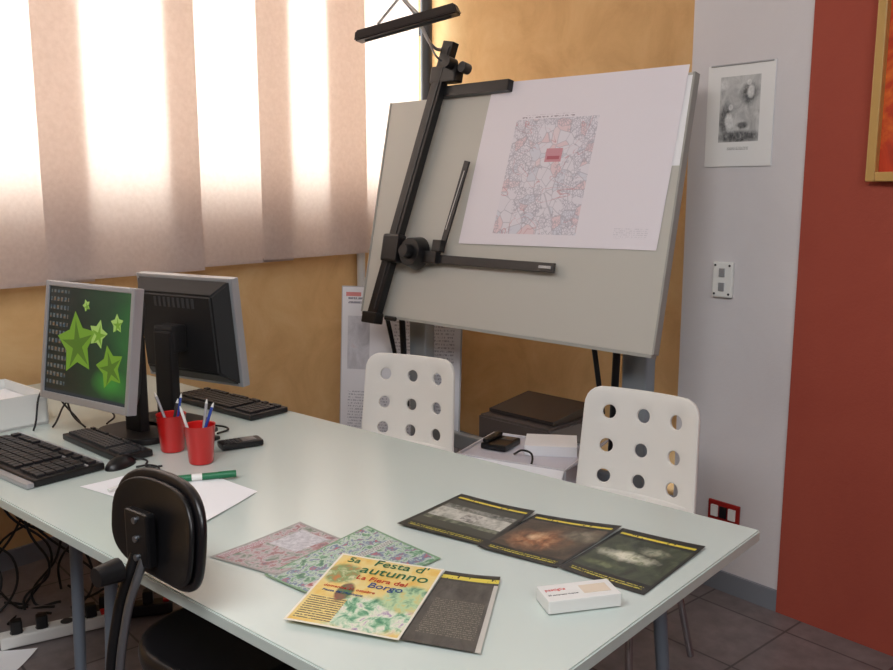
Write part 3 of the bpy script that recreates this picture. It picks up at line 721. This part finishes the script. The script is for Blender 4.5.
# ================================================================= FLOOR STUFF
cb=group('storage_box',(0.315,3.32,0),R(-28))
bm=bmesh.new(); w,d_,h=0.44,0.34,0.45
bmbox(bm,(0,0,0.004),(w,d_,0.008))
for x in (-w/2,w/2): bmbox(bm,(x,0,h/2),(0.006,d_,h))
for y in (-d_/2,d_/2): bmbox(bm,(0,y,h/2),(w,0.006,h))
addmesh('carton',bm,M('carton_grey_white',(222,222,228),0.7),cb)
box('flap_front',cb,(0,-d_/2-0.035,h-0.035),(w,0.08,0.004),OFFW,0,(R(50),0,0))
box('flap_right',cb,(w/2+0.035,0,h+0.02),(0.09,d_,0.004),M('flap_grey',(165,165,175),0.7),0,(0,R(-35),0))
box('paper_stack',cb,(-0.0,0.0,h-0.045),(0.42,0.32,0.08),M('papers_lilac',(206,205,216),0.7),0.003)
box('paper_block',cb,(0.08,0.05,h+0.015),(0.20,0.17,0.04),OFFW,0.002,(0,0,R(20)))
wire('box_cord',cb,[[(-0.02,-0.08,h+0.0),(0.03,-0.11,h+0.03),(0.08,-0.14,h+0.02),(0.06,-0.20,h-0.06)]],0.004,CABLE)
tel=group('desk_telephone',(0.215,3.37,0.446),R(-30))
box('body',tel,(0,0,0.015),(0.11,0.14,0.025),BLACK,0.008); box('screen',tel,(0.02,0.03,0.029),(0.05,0.04,0.002),STEEL)
box('handset',tel,(-0.035,0,0.036),(0.028,0.13,0.018),BLACK,0.008)
pb=group('printer',(0.40,3.78,0),A_B)
bm=bmesh.new(); bmbox(bm,(0,0,0.235),(0.40,0.34,0.47)); bmesh.ops.bevel(bm,geom=bm.edges[:],offset=0.01,segments=2,affect='EDGES')
addmesh('body',bm,M('printer_brown_grey',(84,76,74),0.5),pb)
bm=bmesh.new(); vs=bmbox(bm,(0,0.02,0.50),(0.36,0.27,0.05))
for v in bm.verts:
    if v.co.z>0.5 and v.co.y<0.02: v.co.z-=0.035
addmesh('lid',bm,M('printer_lid',(46,42,42),0.4),pb)
box('paper_tray',pb,(0,-0.19,0.30),(0.30,0.06,0.02),DGREY,0.004); box('output_slot',pb,(0,-0.172,0.36),(0.30,0.006,0.05),BLACK,0.002)
pl=group('leaning_poster_panel',(-0.24,4.06,0.0)); pl.rotation_euler=(R(-6),0,R(-14))
box('panel',pl,(0,0.008,0.50),(0.60,0.012,1.0),M('panel_grey',(180,180,186),0.7),0.001)
PPc=(228,228,234)
pp=sheet('panel_print',PPc,[((0.05,0.915,0.95,0.95),textlines(50,(140,140,155),PPc,0.6)),((0.05,0.60,0.24,0.86),nz(8,[(0.3,(170,170,178)),(0.6,(208,208,216)),(0.75,(196,170,170))],5)),
   ((0.45,0.1,0.95,0.86),textlines(60,(176,176,186),PPc,0.5)),((0.06,0.1,0.40,0.5),textlines(70,(176,176,188),PPc,0.5)),((0.03,0.955,0.16,0.975),(206,130,130))])
rectplane('print',pl,0.59,0.99,pp,(0,0.001,0.50))
ps=group('power_strip',(-1.28,2.70,0),R(30))
box('body',ps,(0,0,0.025),(0.34,0.055,0.04),WHITE,0.006)
for i in range(4):
    tube('outlet_%d'%i,ps,(-0.12+i*0.075,0,0.044),(-0.12+i*0.075,0,0.047),0.020,DGREY)
    if i!=2: box('plug_%d'%i,ps,(-0.12+i*0.075,0,0.065),(0.035,0.035,0.045),BLACK,0.006)
box('switch',ps,(0.145,0,0.050),(0.02,0.03,0.010),REDP,0.002)
ps2=group('power_strip',(-1.08,2.84,0),R(15)); box('body',ps2,(0,0.0,0.025),(0.26,0.055,0.04),BLACK,0.006); box('switch',ps2,(0.11,0,0.05),(0.02,0.03,0.01),REDP,0.002)
for i in range(3): box('plug_%d'%i,ps2,(-0.09+i*0.07,0,0.065),(0.035,0.035,0.045),BLACK if i!=1 else WHITE,0.006)
papersheet('floor_paper',(-1.55,2.60),(-1.30,2.60),(-1.32,2.44),(-1.58,2.42),0.002,OFFW,0.002,0.01)
paths=[]
for i in range(20):
    x0=-1.55+random.uniform(-0.25,0.45); y0=2.90+random.uniform(-0.12,0.25)
    x1=x0+random.uniform(-0.2,0.25); y1=y0+random.uniform(-0.1,0.1)
    zt=random.uniform(0.5,0.68)
    paths.append([(x0,y0,zt),(x0+random.uniform(-.08,.08),y0+random.uniform(-.05,.05),zt*0.55),(x1,y1,0.10+random.uniform(0,.1)),(x1+random.uniform(-.15,.15),y1+random.uniform(-.15,.05),0.008),(x1+random.uniform(-.25,.25),y1+random.uniform(-.2,.0),0.008)])
wire('hanging_cables',None,paths,0.0045,CABLE)

# ================================================================= LIGHT + WORLD + CAMERA
w=bpy.data.worlds.new('World'); sc.world=w; w.use_nodes=True
bg=w.node_tree.nodes['Background']; bg.inputs[0].default_value=(0.93,0.97,1.0,1); bg.inputs[1].default_value=8.0
def area(name,loc,target,size,sy,power,col=(1,1,1)):
    l=bpy.data.lights.new(name,'AREA'); l.shape='RECTANGLE'; l.size=size; l.size_y=sy; l.energy=power; l.color=col
    o=bpy.data.objects.new(name,l); COL.objects.link(o); o.location=loc
    o.rotation_euler=(Vector(target)-Vector(loc)).to_track_quat('-Z','Y').to_euler(); return o
area('fill_light_1',(-0.9,0.6,2.93),(-0.5,1.6,0.5),1.6,1.2,58,(0.98,0.98,1.0))  # added fill lamp out of view, lifts the table and room brightness
area('fill_light_2',(0.6,-0.9,2.9),(0.6,2.5,0.8),1.6,1.2,62,(0.96,0.98,1.0))  # second added fill, behind the camera, no fixture modelled
cam=bpy.data.cameras.new('camera'); co=bpy.data.objects.new('camera',cam); COL.objects.link(co)
co.location=(0,0,1.45); co.rotation_euler=(math.pi/2-math.atan(145/880),0,0)
cam.sensor_width=36; cam.lens=36*880/893; cam.clip_start=0.05
sc.camera=co
sc.view_settings.view_transform='Standard'
sc.view_settings.look='None'
